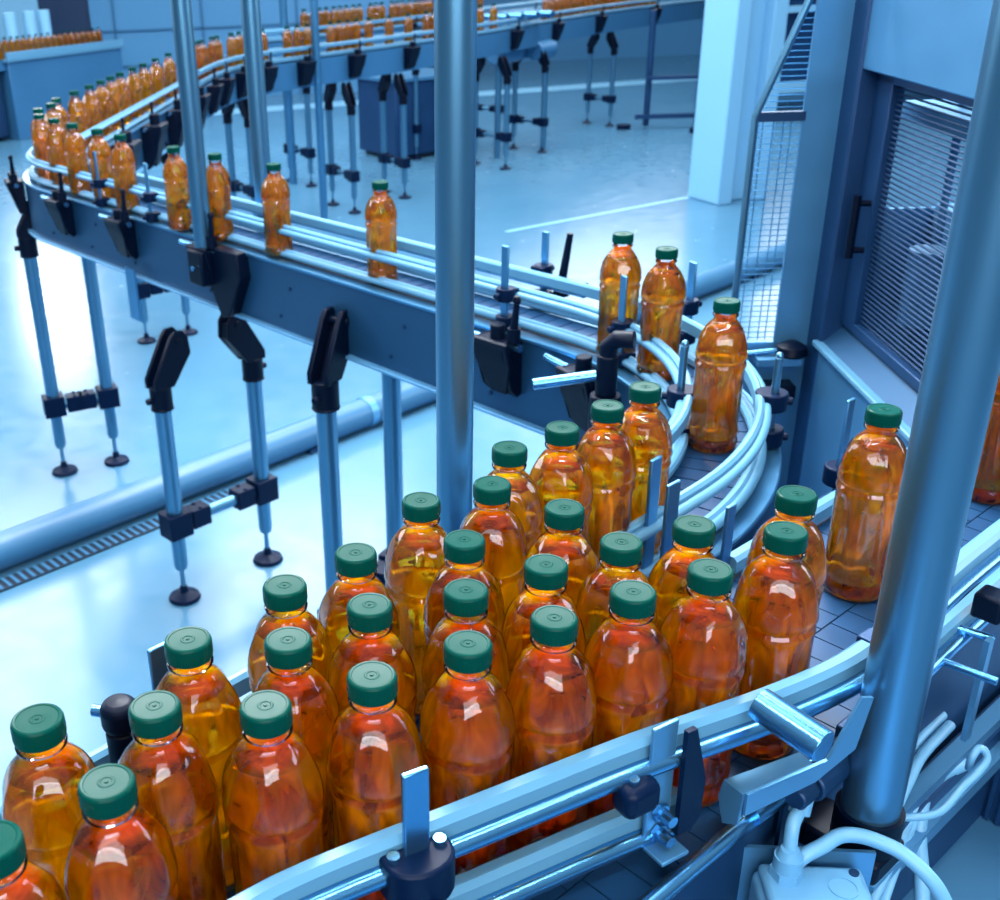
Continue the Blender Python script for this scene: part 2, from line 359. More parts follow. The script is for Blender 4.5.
def crossclamp(xy, d, z, parent):
    d = Vector((*d, 0)); sd = Vector((-d.y, d.x, 0)); up = Vector((0, 0, 1)); m = MB(); p = Vector((*xy, z))
    m.box(p + d * .0, (.085, .075, .085), ax=(d, sd, up)); m.box(p + d * .085, (.07, .06, .066), ax=(d, sd, up))
    for k in (-1, 1): m.cyl(p + d * .085 + sd * .02 * k + up * .03, p + d * .085 + sd * .02 * k + up * .038, .008, seg=8)
    return m.build('cross_clamp', NAVY, parent, bevel=.006)
def leg_pair(parent, a, b, top, cz, bar=True, th=True, topb=None):
    d = (Vector(b) - Vector(a)).normalized()
    la = leg(parent, a, top, cz, d, th); lb = leg(parent, b, topb or top, cz, -d, th)
    crossclamp(a, d, cz, la); crossclamp(b, -d, cz, lb)
    MB().cyl((a[0], a[1], cz), (b[0], b[1], cz), .02, seg=14).build('cross_bar', POLE, parent)
leg_pair(sc, (-1.228, 4.177), (-1.023, 4.257), 1.0, .305)
leg_pair(sc, (-.591, 3.141), (-.324, 3.372), .76, .285)
leg_pair(sc, (-.068, 2.545), (.109, 2.83), .985, .285)
leg_pair(sc, (-1.145, 5.86), (-.925, 5.98), .95, .30)
for q in (tuple(B0 - D1 * 1.72 + n1 * .125), tuple(B0 - D1 * 1.72 - n1 * .125)):
    MB().box((q[0], q[1], .985), (.006, .06, .17), math.atan2(n1.y, n1.x)).build('hanger_plate', STEEL, sc)

def shield(P, nrm, parent, lever=True, rod=True, k=1):
    """tapered black bracket on the beam side with a clamp lever and a steel rod"""
    n = Vector((*nrm, 0)); a = Vector((-n.y, n.x, 0)); m = MB(); o = Vector(P)
    prof = [(0, -.125), (.012, -.13), (.03, -.112), (.062, -.02), (.062, 0), (0, 0)]
    m.prism(prof, o, n, (0, 0, 1), .080); m.prism(prof, o - a * .044, n, (0, 0, 1), .006)
    pl = [(-.05, 0), (.05, 0), (.05, -.055), (.022, -.128), (-.022, -.128), (-.05, -.055)]
    # face plate follows the tapered edge
    ez = (n * .032 + Vector((0, 0, .11))).normalized()
    m.prism(pl, o + n * .060, a, ez, .012)
    m.cyl(o + n * .034 + Vector((0, 0, -.005)), o + n * .034 + Vector((0, 0, .03)), .016)
    if k != 1: m.v = [tuple(o + (Vector(v) - o) * k) for v in m.v]
    B = m.build('guide_bracket', BLACK, parent, bevel=.003)
    if lever:
        l = MB(); q = o + n * .034 + a * .045 + Vector((0, 0, 0))
        l.cyl(q, q + Vector((0, 0, .03)), .014); l.cyl(q + Vector((0, 0, .025)), q + a * .006 + Vector((0, 0, .085)), .009, .006, 10); l.lathe([(.001, 0), (.008, .004), (.009, .01), (.006, .018), (.001, .02)], 12, q + a * .006 + Vector((0, 0, .08)))
        l.build('clamp_lever', BLACK, B)
    if rod:
        r = MB(); q = o + n * .03 + Vector((0, 0, -.012)); r.cyl(q - a * .13, q + a * .06, .0085, seg=12); r.build('rod', STEELH, B)
    return B
a1_ = Vector((-n1.y, n1.x))
for t in (2.20, 1.76, 1.26):
    shield((*online(t, .088), 1.222), n1, sc)
shield((*online(.12, .088), 1.222), n1, sc)
for ph in (24,):
    q = (.517 * math.cos(R_(ph)), 1.75 + .517 * math.sin(R_(ph)))
    shield((*q, 1.215), (-math.cos(R_(ph)), -math.sin(R_(ph))), sc, lever=False)
# corner brackets on the outside of the far left corner
cdir = Vector((-.93, -.36)); shield((*(cnr + cdir * .05), 1.222), cdir, sc)
# black brackets under the back leg, seen through the gap
for y in (5.0, 5.55, 6.1, 6.7):
    nb = Vector((.9968, -.08)); p = Vector((-1.164 + (y - 4.2) * .0804, y)) + nb * .088; shield((p.x, p.y, 1.222), nb, sc, k=1.6)

CR = {False: .021, True: .025}
def guide_post(P, rz, z0, z1, parent, clamps=(ZB + .072, ZB + .012), wid=.019, inward=None, roundp=False):
    m = MB()
    if roundp:
        m.cyl((P[0], P[1], z0), (P[0], P[1], z1), .0062, seg=14); m.lathe([(.0062, 0), (.0056, .004), (.004, .007), (.001, .008)], 14, (P[0], P[1], z1))
    else: m.box((P[0], P[1], (z0 + z1) / 2), (wid, .005, z1 - z0), rz)
    o = m.build('guide_post', STEEL if not roundp else POLE, parent, bevel=.0015)
    for z in clamps:
        c = MB(); iv = Vector((*inward, 0)) if inward else Vector((0, 0, 0)); q = Vector((P[0], P[1], z)) + iv * .004
        c.cyl(q - Vector((0, 0, .014)), q + Vector((0, 0, .014)), CR[roundp], seg=16); c.box(q + iv * .012, (.036, .02, .024), rz); c.cyl(q - iv * .018, q - iv * .032, .007, seg=8)
        c.build('clamp', NAVY, o, bevel=.002)
    return o
rz1 = math.atan2(D1.y, D1.x)
for t in (.14, 1.62, 1.95): guide_post(online(t, .083), rz1, ZB - .02, ZB + .174, sc, inward=-n1)
guide_post(online(.205, -.112), rz1, ZB - .02, ZB + .158, sc, inward=n1)
lv = MB(); q = Vector((*online(.165, -.125), ZB + .05)); lv.cyl(q, q + Vector((.012, -.01, .11)), .01, .007, 10); lv.cyl(q - Vector((0, 0, .03)), q, .018); lv.build('clamp_lever', BLACK, sc)
for ph, r, kind in ((20.5, .54, 0), (-17, .54, 1), (24.6, .735, 0), (-16, .68, 1)):
    c, s_ = math.cos(R_(ph)), math.sin(R_(ph)); inw = (c, s_) if r < .6 else (-c, -s_)
    guide_post((r * c, 1.75 + r * s_), R_(ph + 90), ZB - .03 if ph != -16 else ZB - .12, ZB + (.172, .158, .16, .143)[(20.5, -17, 24.6, -16).index(ph)], sc, inward=inw, roundp=bool(kind))
# bars that carry the rail ends where the curve meets the wide belt
od = Vector((-D2.y, D2.x)); od = Vector((.672, -.74)); e_ = Vector(bend[-1])
for dd, zt in ((.155, .185),):
    guide_post((.360, 1.177), math.atan2(D2.y, D2.x), ZB - .01, ZB + .166, sc, clamps=(), wid=.022)
p = Vector((-.183, .813)); guide_post((p.x, p.y), math.atan2(D2.y, D2.x), ZB - .05, ZB + .175, sc, clamps=(), wid=.02)
# black knobbed clamp column behind the back row, at the left
k = MB(); q = (-.212, .765)
k.cyl((*q, ZB - .16), (*q, ZB + .085), .0175); k.cyl((*q, ZB + .085), (*q, ZB + .125), .0145); k.lathe([(.013, 0), (.0165, .004), (.0165, .022), (.012, .028), (.001, .03)], 20, (*q, ZB + .125)); k.box((q[0] - .004, q[1], ZB + .03), (.038, .038, .08), .7)
kc = k.build('clamp_column', BLACK, sc, bevel=.003)
r = MB(); r.cyl((q[0] - .024, q[1] + .006, ZB + .140), (q[0], q[1], ZB + .140), .0055); r.build('rod', STEELH, kc)
# sensor clamp and elbow pipe tucked inside the bend
k = MB(); q = (.45, 1.80)
k.cyl((*q, 1.09), (*q, 1.225), .028); k.cyl((*q, 1.225), (*q, 1.30), .019); k.tube([(*q, 1.29), (*q, 1.315), (q[0] + .012, q[1] - .006, 1.33), (q[0] + .04, q[1] - .02, 1.332)], .016, 12)
kc = k.build('clamp_column', BLACK, sc, bevel=.003)
r = MB(); r.cyl((q[0] - .13, q[1] + .0, 1.25), (q[0] - .02, q[1] + .0, 1.262), .010); r.build('rod', STEELH, kc)
r = MB(); r.cyl((q[0] - .09, q[1] - .12, 1.16), (q[0] + .02, q[1] - .10, 1.165), .009); r.build('rod', STEELH, kc)
MB().cyl((.50, 1.70, 1.15), (.47, 1.66, 1.20), .03).build('sensor_ring', NAVY, sc)

# bottles riding the single-file conveyor
def near_path(path, t):
    L = 0
    for a, b in zip(path, path[1:]):
        d = math.dist(a, b)
        if L + d >= t: k = (t - L) / d; return (a[0] + (b[0] - a[0]) * k, a[1] + (b[1] - a[1]) * k)
        L += d
    return path[-1]
G3 = 'yellow juice bottles on the straight run of the S shaped conveyor'
names = {(.084, 2.576): 'yellow juice bottle alone on the straight run, left of the thick centre post', (-.18, 2.872): 'yellow juice bottle on the straight run, below the second thin post',
         (-.352, 3.066): 'yellow juice bottle just right of the leftmost thin post', (-.486, 3.217): 'yellow juice bottle just left of the leftmost thin post',
         (-.69, 3.50): 'yellow juice bottle, first of the close file after the far corner, at its right end', (-.79, 3.64): 'yellow juice bottle, second from the right in the close file after the far corner',
         (-.905, 3.80): 'yellow juice bottle, third from the right in the close file after the far corner', (-1.0, 3.945): 'yellow juice bottle, fourth from the right in the close file after the far corner',
         (-1.085, 4.08): 'yellow juice bottle outermost in the far left corner of the conveyor'}
for (x, y), l in names.items(): bottle(x, y, ZT, l, G3)
G4 = 'yellow juice bottles on the back run of the S shaped conveyor'
for i, y in enumerate([4.25, 4.40, 4.56, 4.80, 5.02, 5.20, 5.37, 5.54, 5.78, 6.0, 6.28, 6.6]):
    x = -1.164 + (y - 4.2) * .0804 + (.03 if y < 4.5 else 0)
    bottle(x, y, ZT, 'small yellow juice bottle, %s from the far corner along the receding back run' % ORD[i], G4)

# ------------------------------------------------------------------ accumulation conveyor
def sn(s, n): return (s * E1[0] + n * M1[0], s * E1[1] + n * M1[1])
ac = thing('accumulation_conveyor', 'wide tiled belt conveyor in the foreground with pale double guide rails', 'conveyor', (.35, .9, 0))
m = MB(); ang = math.atan2(E1[1], E1[0])
lanes = [(.385, .432), (.432, .492), (.492, .552), (.552, .622)]
for li, (n0, n1_) in enumerate(lanes):
    s0 = -.7 + (.019 if li % 2 else 0)
    k = 0
    while s0 + k * .038 < 2.3:
        x, y = sn(s0 + k * .038, (n0 + n1_) / 2); m.box((x, y, ZB - .003), (.0362, n1_ - n0 - .0018, .006), ang); k += 1
m.build('belt', BELT, ac)
m = MB(); x, y = sn(.8, .505); m.box((x, y, ZB - .014), (3.0, .25, .016), ang); m.build('belt_track', BELTD, ac)
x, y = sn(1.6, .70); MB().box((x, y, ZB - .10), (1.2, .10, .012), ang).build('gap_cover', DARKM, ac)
x, y = sn(.1, .64); MB().box((x, y, ZB - .006), (1.5, .034, .010), ang).build('wear_strip', ALU, ac)
x, y = sn(.8, .377); MB().box((x, y, ZB - .11), (3.0, .006, .21), ang).build('side_beam', FRAME, ac)
x, y = sn(.8, .63); MB().box((x, y, ZB - .11), (3.0, .006, .18), ang).build('side_beam', FRAME, ac)
a_, b_ = sn(-.6, .376), sn(.735, .376); MB().cyl((*a_, ZB + .004), (*b_, ZB + .004), .0085, seg=14).build('edge_tube', STEELH, ac)
NR = [(-.5, .23), (-.27, .425), (-.165, .505), (-.087, .567), (-.04, .594), (.0225, .623), (.085, .652), (.146, .681), (.220, .716), (.30, .748), (.36, .773), (.4235, .805), (.467, .834), (.53, .893), (.607, .962), (.71, 1.046), (.95, 1.236), (1.4, 1.593)]
def smooth(p, n=2):
    for _ in range(n):
        q = [p[0]]
        for a, b in zip(p, p[1:]): q += [(a[0] * .75 + b[0] * .25, a[1] * .75 + b[1] * .25), (a[0] * .25 + b[0] * .75, a[1] * .25 + b[1] * .75)]
        p = q + [p[-1]]
    return p
NR = smooth(NR, 2)   # runs left to right; right-hand side faces the camera
for zc, RN in ((ZB + .122, NR), (ZB + .045, [q for q in NR if q[0] < .275]), (ZB + .045, [q for q in NR if q[0] > .50])):
    g = MB().sweep(RN, rrect(.019, .024, 0, zc, .005)).build('guide_rail', RAILP, ac)
    MB().sweep(RN, circ(.0085, .013, zc - .013, 14)).build('rail_tube', STEELH, g)
    MB().sweep(RN, rrect(.008, .012, .006, zc - .013, .002)).build('rail_back', DARKM, g)
# far guide rail of the tiled belt
FRP = [sn(s, .630) for s in (1.09, 1.2, 1.5, 1.9, 2.3)]
for zc in (ZB + .016,): MB().sweep(FRP, rrect(.02, .026, 0, zc, .005)).build('guide_rail', RAILP, ac)
guide_post(sn(1.396, .656), ang, ZB - .03, ZB + .145, ac, clamps=(ZB + .03,), wid=.018)
guide_post((.366, 1.122), ang, ZB - .03, ZB + .16, ac, clamps=(), wid=.024)
guide_post(sn(1.078, .630), ang, ZB - .03, ZB + .105, ac, clamps=(), wid=.018)
# flat bar with dark clamp block at the near rail
up = Vector((0, 0, 1)); t2 = Vector((.91, .415, 0)); nn2 = Vector((.415, -.91, 0)); P0 = Vector((.0335, .611, 0))
gp = MB().box(P0 + up * (ZB + .091), (.0215, .005, .215), ax=(t2, nn2, up)).build('guide_post', STEELH, ac, bevel=.0015)
cl = MB(); pts = [(-.028, .010), (.028, .010), (.028, -.005)] + [(.028 * math.cos(a), -.005 - .021 * math.sin(a)) for a in [PI * i / 10 for i in range(1, 10)]] + [(-.028, -.005)]
cl.prism(pts, P0 + up * (ZB + .106), t2, nn2 * -1, .036)
cl = cl.build('clamp', NAVY, gp, bevel=.003)
for k_ in (-1, 1): q = P0 + t2 * .0195 * k_ + nn2 * .001 + up * (ZB + .123); MB().cyl(q, q + up * .005, .005, seg=10).build('screw', STEELH, cl)
q = P0 + nn2 * .028 + up * (ZB + .092); MB().cyl(q, q + nn2 * .014, .007, seg=6).build('bolt', STEELH, cl)
# upright angle bracket with bolts and its dark cheek plate
P1 = Vector((.243, .708, 0)); t3 = Vector((.88, .475, 0)); n3 = Vector((.475, -.88, 0))
br = MB().box(P1 + up * (ZB + .089), (.027, .004, .125), ax=(t3, n3, up)); br.box(P1 + n3 * .012 + up * (ZB + .028), (.03, .028, .004), ax=(t3, n3, up))
br = br.build('angle_bracket', SHEET, ac, bevel=.001)
ck = MB().prism([(0, .145), (.010, .145), (.027, .085), (.025, .045), (.016, .035), (0, .035)], P1 + t3 * .0138 + n3 * .010 + up * ZB, t3, up, .005); ck.build('cheek_plate', NAVY, br)
bk = MB().box(P1 - t3 * .030 + n3 * .004 + up * (ZB + .095), (.036, .026, .030), ax=(t3, n3, up)); bk = bk.build('clamp', NAVY, br, bevel=.008)
for z, o in ((.062, .003), (.040, .003)): q = P1 + n3 * o + up * (ZB + z); sb = MB(); sb.cyl(q, q + n3 * .016, .0055, seg=10); sb.cyl(q, q + n3 * .004, .009, seg=6); sb.build('bolt', STEELH, br)
q = P1 - t3 * .034 + n3 * .004 + up * (ZB + .110); MB().cyl(q, q + up * .004, .005, seg=8).build('screw', STEELH, bk)
# joint clip on the rail
q = Vector((.475, .838, 0)); jc = MB().box(q + up * (ZB + .121), (.022, .026, .03), ax=(Vector((.82, .57, 0)), Vector((.57, -.82, 0)), up)); jc.build('joint_clip', DARKM, ac, bevel=.002)
# short polished cylinder held in front of the rail
cy = MB().cyl((.330, .738, 1.374), (.366, .690, 1.366), .0145, seg=28); cy.cyl((.3655, .6905, 1.366), (.3662, .6895, 1.366), .013, seg=28); cy = cy.build('rail_spacer', STEELH, ac, bevel=.001)
# folded sheet bracket beneath it
f = MB(); K = [Vector(v) for v in ((.308, .731, 1.30), (.318, .712, 1.30), (.391, .740, 1.30), (.383, .761, 1.30))]; K2 = [Vector((v.x, v.y, 1.297)) for v in K]
f.add(K + K2, [(0, 1, 2, 3), (7, 6, 5, 4), (0, 4, 5, 1), (1, 5, 6, 2), (2, 6, 7, 3), (3, 7, 4, 0)])
d_ = (K[2] - K[1]).normalized(); n_ = Vector((d_.y, -d_.x, 0))
f.prism([(.0, -.022), (.075, -.012), (.115, .01), (.125, .062), (.112, .066), (.085, .008), (0, .001)], K[1] + n_ * .0015, d_, up, .003)
w_ = (K[0] - K[1]); f.prism([(0, 0), (w_.length, 0), (w_.length + .004, -.02), (w_.length - .004, -.045), (.002, -.035)], K[1] - d_ * .001, w_, up, .003)
fb = f.build('fold_bracket', SHEET, ac)
h = MB(); hp = sn(.735, .376); hq = sn(.80, .376)
h.cyl((*hp, ZB + .01), (*sn(.79, .372), ZB + .012), .012, seg=18); q0 = Vector((*sn(.785, .372), ZB + .012)); h.cyl(q0, q0 + Vector((*E1, 0)) * .006, .024, seg=6); h.cyl(q0, q0 + Vector((*E1, 0)) * .06, .008)
h.build('stud', STEELH, fb)
x, y = sn(.80, .366); MB().box((x, y, ZB - .02), (.05, .004, .09), ang).build('stud_plate', DARKM, fb)
# photo sensor with cable outlet
ps = MB(); q = Vector((*sn(.80, .347), ZB + .035)); e3 = Vector((*E1, 0)); m3 = Vector((*M1, 0))
ps.cyl(q - e3 * .02, q + e3 * .03, .015, seg=18); ps.cyl(q + e3 * .03, q + e3 * .055, .018, seg=18); ps.cyl(q - e3 * .02, q - e3 * .045, .011); ps.box(q + e3 * .06, (.03, .03, .05), ang)
ps = ps.build('photo_sensor', DARKM, ac, bevel=.002)
# support rods and bar under the near rails at the right edge
for (p_, q_) in (((.630, .990, 1.272), (.672, .962, 1.268)), ((.590, .950, 1.262), (.642, .898, 1.262))):
    MB().cyl(p_, q_, .0045).build('support_rod', STEELH, ac)
MB().box((.656, .945, 1.215), (.012, .006, .13), ang).build('support_bar', SHEET, ac); MB().box((.668, .972, 1.305), (.03, .03, .03), ang).build('clamp', BLACK, ac, bevel=.004)
# legs of the wide conveyor
for s_, n_c in ((-.3, .42), (-.3, .60), (1.6, .42), (1.6, .60)):
    xy = sn(s_, n_c); L = MB().cyl((*xy, .03), (*xy, 1.03), .027, seg=18).build('leg', POLE, ac); MB().lathe([(.052, 0), (.05, .014), (.02, .024), (.012, .05)], 20, (*xy, 0)).build('foot', NAVY, L)

# ------------------------------------------------------------------ machine bed lower right, junction box, cables
mb = thing('machine_bed', 'dark blue machine bed with ribbed side plate low in the right corner', 'machine', (.85, .85, 0))
def fr_(s, n, z): return Vector((*sn(s, n), z))
MB().box(fr_(1.0, .10, .90), (1.9, .50, .08), ang).build('bed_plate', SHEET, mb, bevel=.006)
MB().box(fr_(1.0, .15, .43), (1.8, .35, .84), ang).build('plinth', FRAME, mb)
m = MB()
for z, n in ((1.085, .352), (1.05, .335)): m.box(fr_(1.6, n, z), (1.36, .018, .02), ang)
m.build('rail_frame', SHEET, mb)
m = MB(); m.box(fr_(1.26, .12, 1.02), (.012, .44, .16), ang)
for i in range(34): m.box(fr_(1.252, -.09 + i * .0128, 1.02), (.008, .005, .156), ang)
m.build('ribbed_panel', FRAME, mb)
MB().box(fr_(1.6, .355, 1.01), (1.3, .03, .14), ang).build('side_rail', FRAME, mb)
# junction box
jx, jy = .389, .688; ja = -.12
jX = Vector((math.cos(ja), math.sin(ja), 0)); jY = Vector((-math.sin(ja), math.cos(ja), 0)); JT = 1.196
jb = thing('junction_box', 'pale grey junction box with a cable gland, at the bottom edge by the slanting pole', 'junction box', (jx, jy, 1.1))
MB().box((jx, jy, JT - .05), (.098, .098, .08), ja).build('box_body', GREY, jb, bevel=.008)
lm = MB(); lm.box((jx, jy, JT - .006), (.09, .09, .013), ja); lid = lm.build('lid', GREY, jb, bevel=.005)
q = Vector((jx, jy, JT)) + jX * .022 + jY * .018; MB().lathe([(.0125, 0), (.0125, .0016), (.0112, .0016), (.0112, .0006), (.001, .0006)], 28, q).build('knockout', GREY, lid)
gx, gy = .3686, .7204
m = MB().cyl((gx, gy, JT - .002), (gx, gy, JT + .010), .0145, seg=6); m.cyl((gx, gy, JT + .010), (gx, gy, JT + .024), .0125, seg=18); m.cyl((gx, gy, JT + .024), (gx, gy, JT + .032), .011, .008, 18); m.build('cable_gland', GREY, jb)
for a, b in ((-.036, -.036), (.036, -.036), (.036, .036)):
    q = Vector((jx, jy, JT - .001)) + jX * a + jY * b; MB().cyl(q, q + up * .003, .0045, seg=10).build('screw', DARKM, jb)
q = Vector((jx + .004, jy + .056, JT - .03)); MB().box(q, (.125, .004, .075), ja).build('back_plate', SHEET, jb)
MB().box((jx, jy, JT - .13), (.04, .04, .10), ja).build('bracket', FRAME, jb)

def spline(pts, n=10):
    P = [Vector(p) for p in pts]; P = [P[0] * 2 - P[1]] + P + [P[-1] * 2 - P[-2]]; out = []
    for i in range(1, len(P) - 2):
        for k in range(n):
            t = k / n; a, b, c, d = P[i - 1:i + 3]
            out.append(.5 * ((2 * b) + (c - a) * t + (2 * a - 5 * b + 4 * c - d) * t * t + (3 * b - a - 3 * c + d) * t ** 3))
    return out + [P[-2]]
def cable(pts, r, name, label, parent=None):
    o = MB().tube(spline(pts), r, 12).build(name, CABLE, parent)
    if parent is None: tag(o, label, 'cable')
    return o
cable([(gx, gy, JT + .02), (gx + .004, gy + .010, JT + .05), (.386, .748, 1.252), (q0.x + .02, q0.y + .0, 1.262)], .0062, 'cable', None, ps)
MB().cyl((.383, .744, 1.246), (.390, .754, 1.268), .0095, seg=14).build('plug', GREY, ps)
def sc_(pts, k): return [(x * k, y * k, 1.96 - (1.96 - z) * k) for x, y, z in pts]
cable([(gx + .006, gy + .001, JT + .012), (gx + .017, gy + .004, JT + .020)] + sc_([(.467, .848, 1.1), (.488, .856, 1.105), (.508, .855, 1.105), (.528, .85, 1.1), (.545, .841, 1.095), (.561, .828, 1.085), (.575, .818, 1.07), (.586, .811, 1.05)], .86), .0068, 'thick_cable', 'thick pale cable arching from the junction box gland to the bottom right')
cable(sc_([(.554, .887, .97), (.578, .914, .97), (.602, .941, .98), (.63, .973, .99), (.648, .994, 1.0), (.677, 1.03, 1.0), (.716, 1.064, 1.0), (.778, 1.113, 1.0), (.871, 1.194, 1.0)], .92), .0055, 'cable', 'pale cable of the bundle beside the pole foot, left strand')
cable(sc_([(.573, .895, .96), (.599, .93, .96), (.615, .95, .97), (.638, .977, .98), (.653, .995, .99), (.684, 1.027, .99), (.726, 1.064, .99), (.785, 1.109, .99), (.861, 1.173, .99)], .92), .0055, 'cable', 'pale cable of the bundle beside the pole foot, middle strand')
cable(sc_([(.63, .911, .94), (.641, .943, .96), (.648, .97, .98), (.654, .987, 1.0), (.673, 1.016, 1.01), (.7, 1.037, 1.015), (.743, 1.062, 1.01)], .93), .008, 'cable', 'thicker pale hose of the bundle beside the pole foot, right strand')
cable(sc_([(.636, 1.024, 1.02), (.650, 1.04, 1.03), (.68, 1.068, 1.04), (.74, 1.12, 1.04)], .90), .006, 'cable', 'short pale cable just right of the slanting pole, upper one of two')
cable(sc_([(.619, .981, 1.02), (.645, 1.01, 1.03), (.68, 1.048, 1.04), (.74, 1.10, 1.04)], .90), .006, 'cable', 'short pale cable just right of the slanting pole, lower one of two')
cable(sc_([(.603, .962, 1.02), (.611, .96, 1.025), (.627, .955, 1.03), (.646, .957, 1.03), (.667, .967, 1.03), (.7, .991, 1.04), (.717, .999, 1.05), (.734, 1.011, 1.06), (.732, 1.017, 1.07), (.726, 1.019, 1.07), (.718, 1.015, 1.06), (.722, 1.021, 1.04)], .92), .0042, 'looped_cable', 'thin white cable ending in a loop at the right of the bundle')

# ------------------------------------------------------------------ upright posts
def post(xy, z0, z1, r, label, collar=None, mat=POLE):
    o = thing('support_post', label, 'post', (*xy, z0))
    MB().cyl((*xy, z0), (*xy, z1), r, seg=40).build('tube', mat, o)
    if collar: collar(o)
    return o
PR = (.4635, .773)
def col_right(o):
    MB().cyl((*PR, 1.185), (*PR, 1.222), .030, seg=28).build('collar', BLACK, o)
    q = Vector((*PR, 1.172)) + Vector((*M1, 0)) * .015; MB().box(q, (.055, .085, .026), ang).build('clamp_block', BLACK, o, bevel=.005)
post(PR, 1.205, 2.5, .0257, 'thick slanting steel pole crossing the right side in the near foreground', col_right)
post((.131, 1.30), 0, 2.6, .0240, 'thick upright steel post in the middle of the picture, behind the bottle crowd')
def col_left(o):
    p = online(1.2, .0)
    n = Vector((n1.x, n1.y, 0)); q = Vector((-.40, 3.03, 0)); a = Vector((a1_.x, a1_.y, 0))
    MB().box(q + up * 1.165, (.075, .075, .10), rz1).build('clamp_block', BLACK, o, bevel=.006)
    m = MB().prism([(-.02, .06), (.16, .06), (.17, -.01), (.10, -.13), (.06, -.14), (.0, -.04)], q - n * .030 + up * 1.165, a, up, .06); m.build('post_bracket', BLACK, o, bevel=.004)
    MB().cyl(q + n * .04 + up * 1.165, q + n * .046 + up * 1.165, .008, seg=8).build('bolt', STEELH, o)
post((-.40, 3.03), 1.15, 2.6, .0265, 'leftmost thin steel post clamped to the near side of the S shaped conveyor', col_left)
def col_l2(o): MB().box((-.237, 3.23, 1.17), (.07, .07, .10), rz1).build('clamp_block', BLACK, o, bevel=.006)
post((-.237, 3.23), 1.13, 2.6, .0265, 'second thin steel post from the left, rising behind the S shaped conveyor', col_l2)

# ------------------------------------------------------------------ machine guard cabinet on the right
ga = math.radians(-4.2)
gX = Vector((math.cos(ga), math.sin(ga), 0)); gY = Vector((-math.sin(ga), math.cos(ga), 0)); gO = Vector((.975, 2.19, 0))
def gp_(a, b, z): return gO + gX * a + gY * b + up * z      # a to the right, b away from the camera
gax = (gX, gY, up)
cab = thing('guard_cabinet', 'steel machine guard cabinet with a wire mesh window and a mesh side wing', 'machine', tuple(gO))
YN = -.62   # near end of the cabinet
def gbox(m, a0, a1, b0, b1, z0, z1): m.box(gp_((a0 + a1) / 2, (b0 + b1) / 2, (z0 + z1) / 2), (abs(a1 - a0), abs(b1 - b0), z1 - z0), ax=gax); return m
gbox(MB(), 0, .02, -.02, .0, .03, 2.2).build('corner_edge', BEAM, cab)
gbox(MB(), -.006, .05, -.075, -.0, .03, 2.2).build('corner_post', FRAME, cab, bevel=.004)
gbox(MB(), -.001, .03, YN, -.06, 1.725, 2.2).build('upper_panel', SHEET, cab, bevel=.003)
gbox(MB(), -.004, .03, YN, -.06, .03, 1.178).build('lower_panel', SHEET, cab, bevel=.003)
gbox(MB(), -.016, .03, YN, -.06, 1.182, 1.194).build('sill', RAILP, cab, bevel=.003)
m = MB(); m.prism([(0, 0), (.05, .045), (.05, 0)], gp_(0, (YN - .06) / 2, 1.194), gX, up, abs(YN) - .06); m.build('sloped_sill', BEAM, cab)
gbox(MB(), .0, .04, YN - .03, YN, .03, 2.2).build('corner_post', STEELH, cab, bevel=.004)
gbox(MB(), .04, .62, YN - .02, YN, 1.72, 2.2).build('end_panel', SHEET, cab, bevel=.003)
gbox(MB(), -.001, .64, YN, .0, 2.2, 2.215).build('roof_panel', SHEET, cab)
# hinged mesh door inside the opening
m = MB(); gbox(m, .028, .052, -.15, -.075, 1.235, 1.725); gbox(m, .028, .045, YN, YN + .03, 1.235, 1.725); gbox(m, .028, .045, YN, -.075, 1.235, 1.255); gbox(m, .028, .045, YN, -.075, 1.705, 1.725)
dr = m.build('door', FRAME, cab, bevel=.002)
m = MB(); z = 1.262
while z < 1.70: m.cyl(gp_(.04, YN + .02, z), gp_(.04, -.13, z), .0022, seg=6); z += .0095
m.build('wire_mesh', DARKM, dr)
m = MB()
for z in (1.40, 1.49): m.cyl(gp_(.03, -.135, z), gp_(.002, -.135, z), .006, seg=10)
m.cyl(gp_(.002, -.135, 1.385), gp_(.002, -.135, 1.505), .008, seg=12); m.build('door_handle', BLACK, dr)
# inner machinery seen through the mesh
m = MB(); gbox(m, .20, .5, -.5, -.02, .9, 1.46); m.cyl(gp_(.12, -.42, 1.30), gp_(.12, -.42, 1.52), .03); m.cyl(gp_(.12, -.22, 1.28), gp_(.12, -.22, 1.42), .04)
for b_ in (-.1, -.25, -.4): m.cyl(gp_(.18, b_, 1.28), gp_(.18, b_, 1.75), .008)
gbox(m, .1, .5, -.55, -.02, 1.63, 1.66)
m.build('inner_machinery', SHEET, cab)
m = MB(); gbox(m, .62, .64, YN, .0, .03, 2.2); gbox(m, .03, .64, -.012, .0, .03, 1.45); m.build('inner_panel', SHEET, cab)
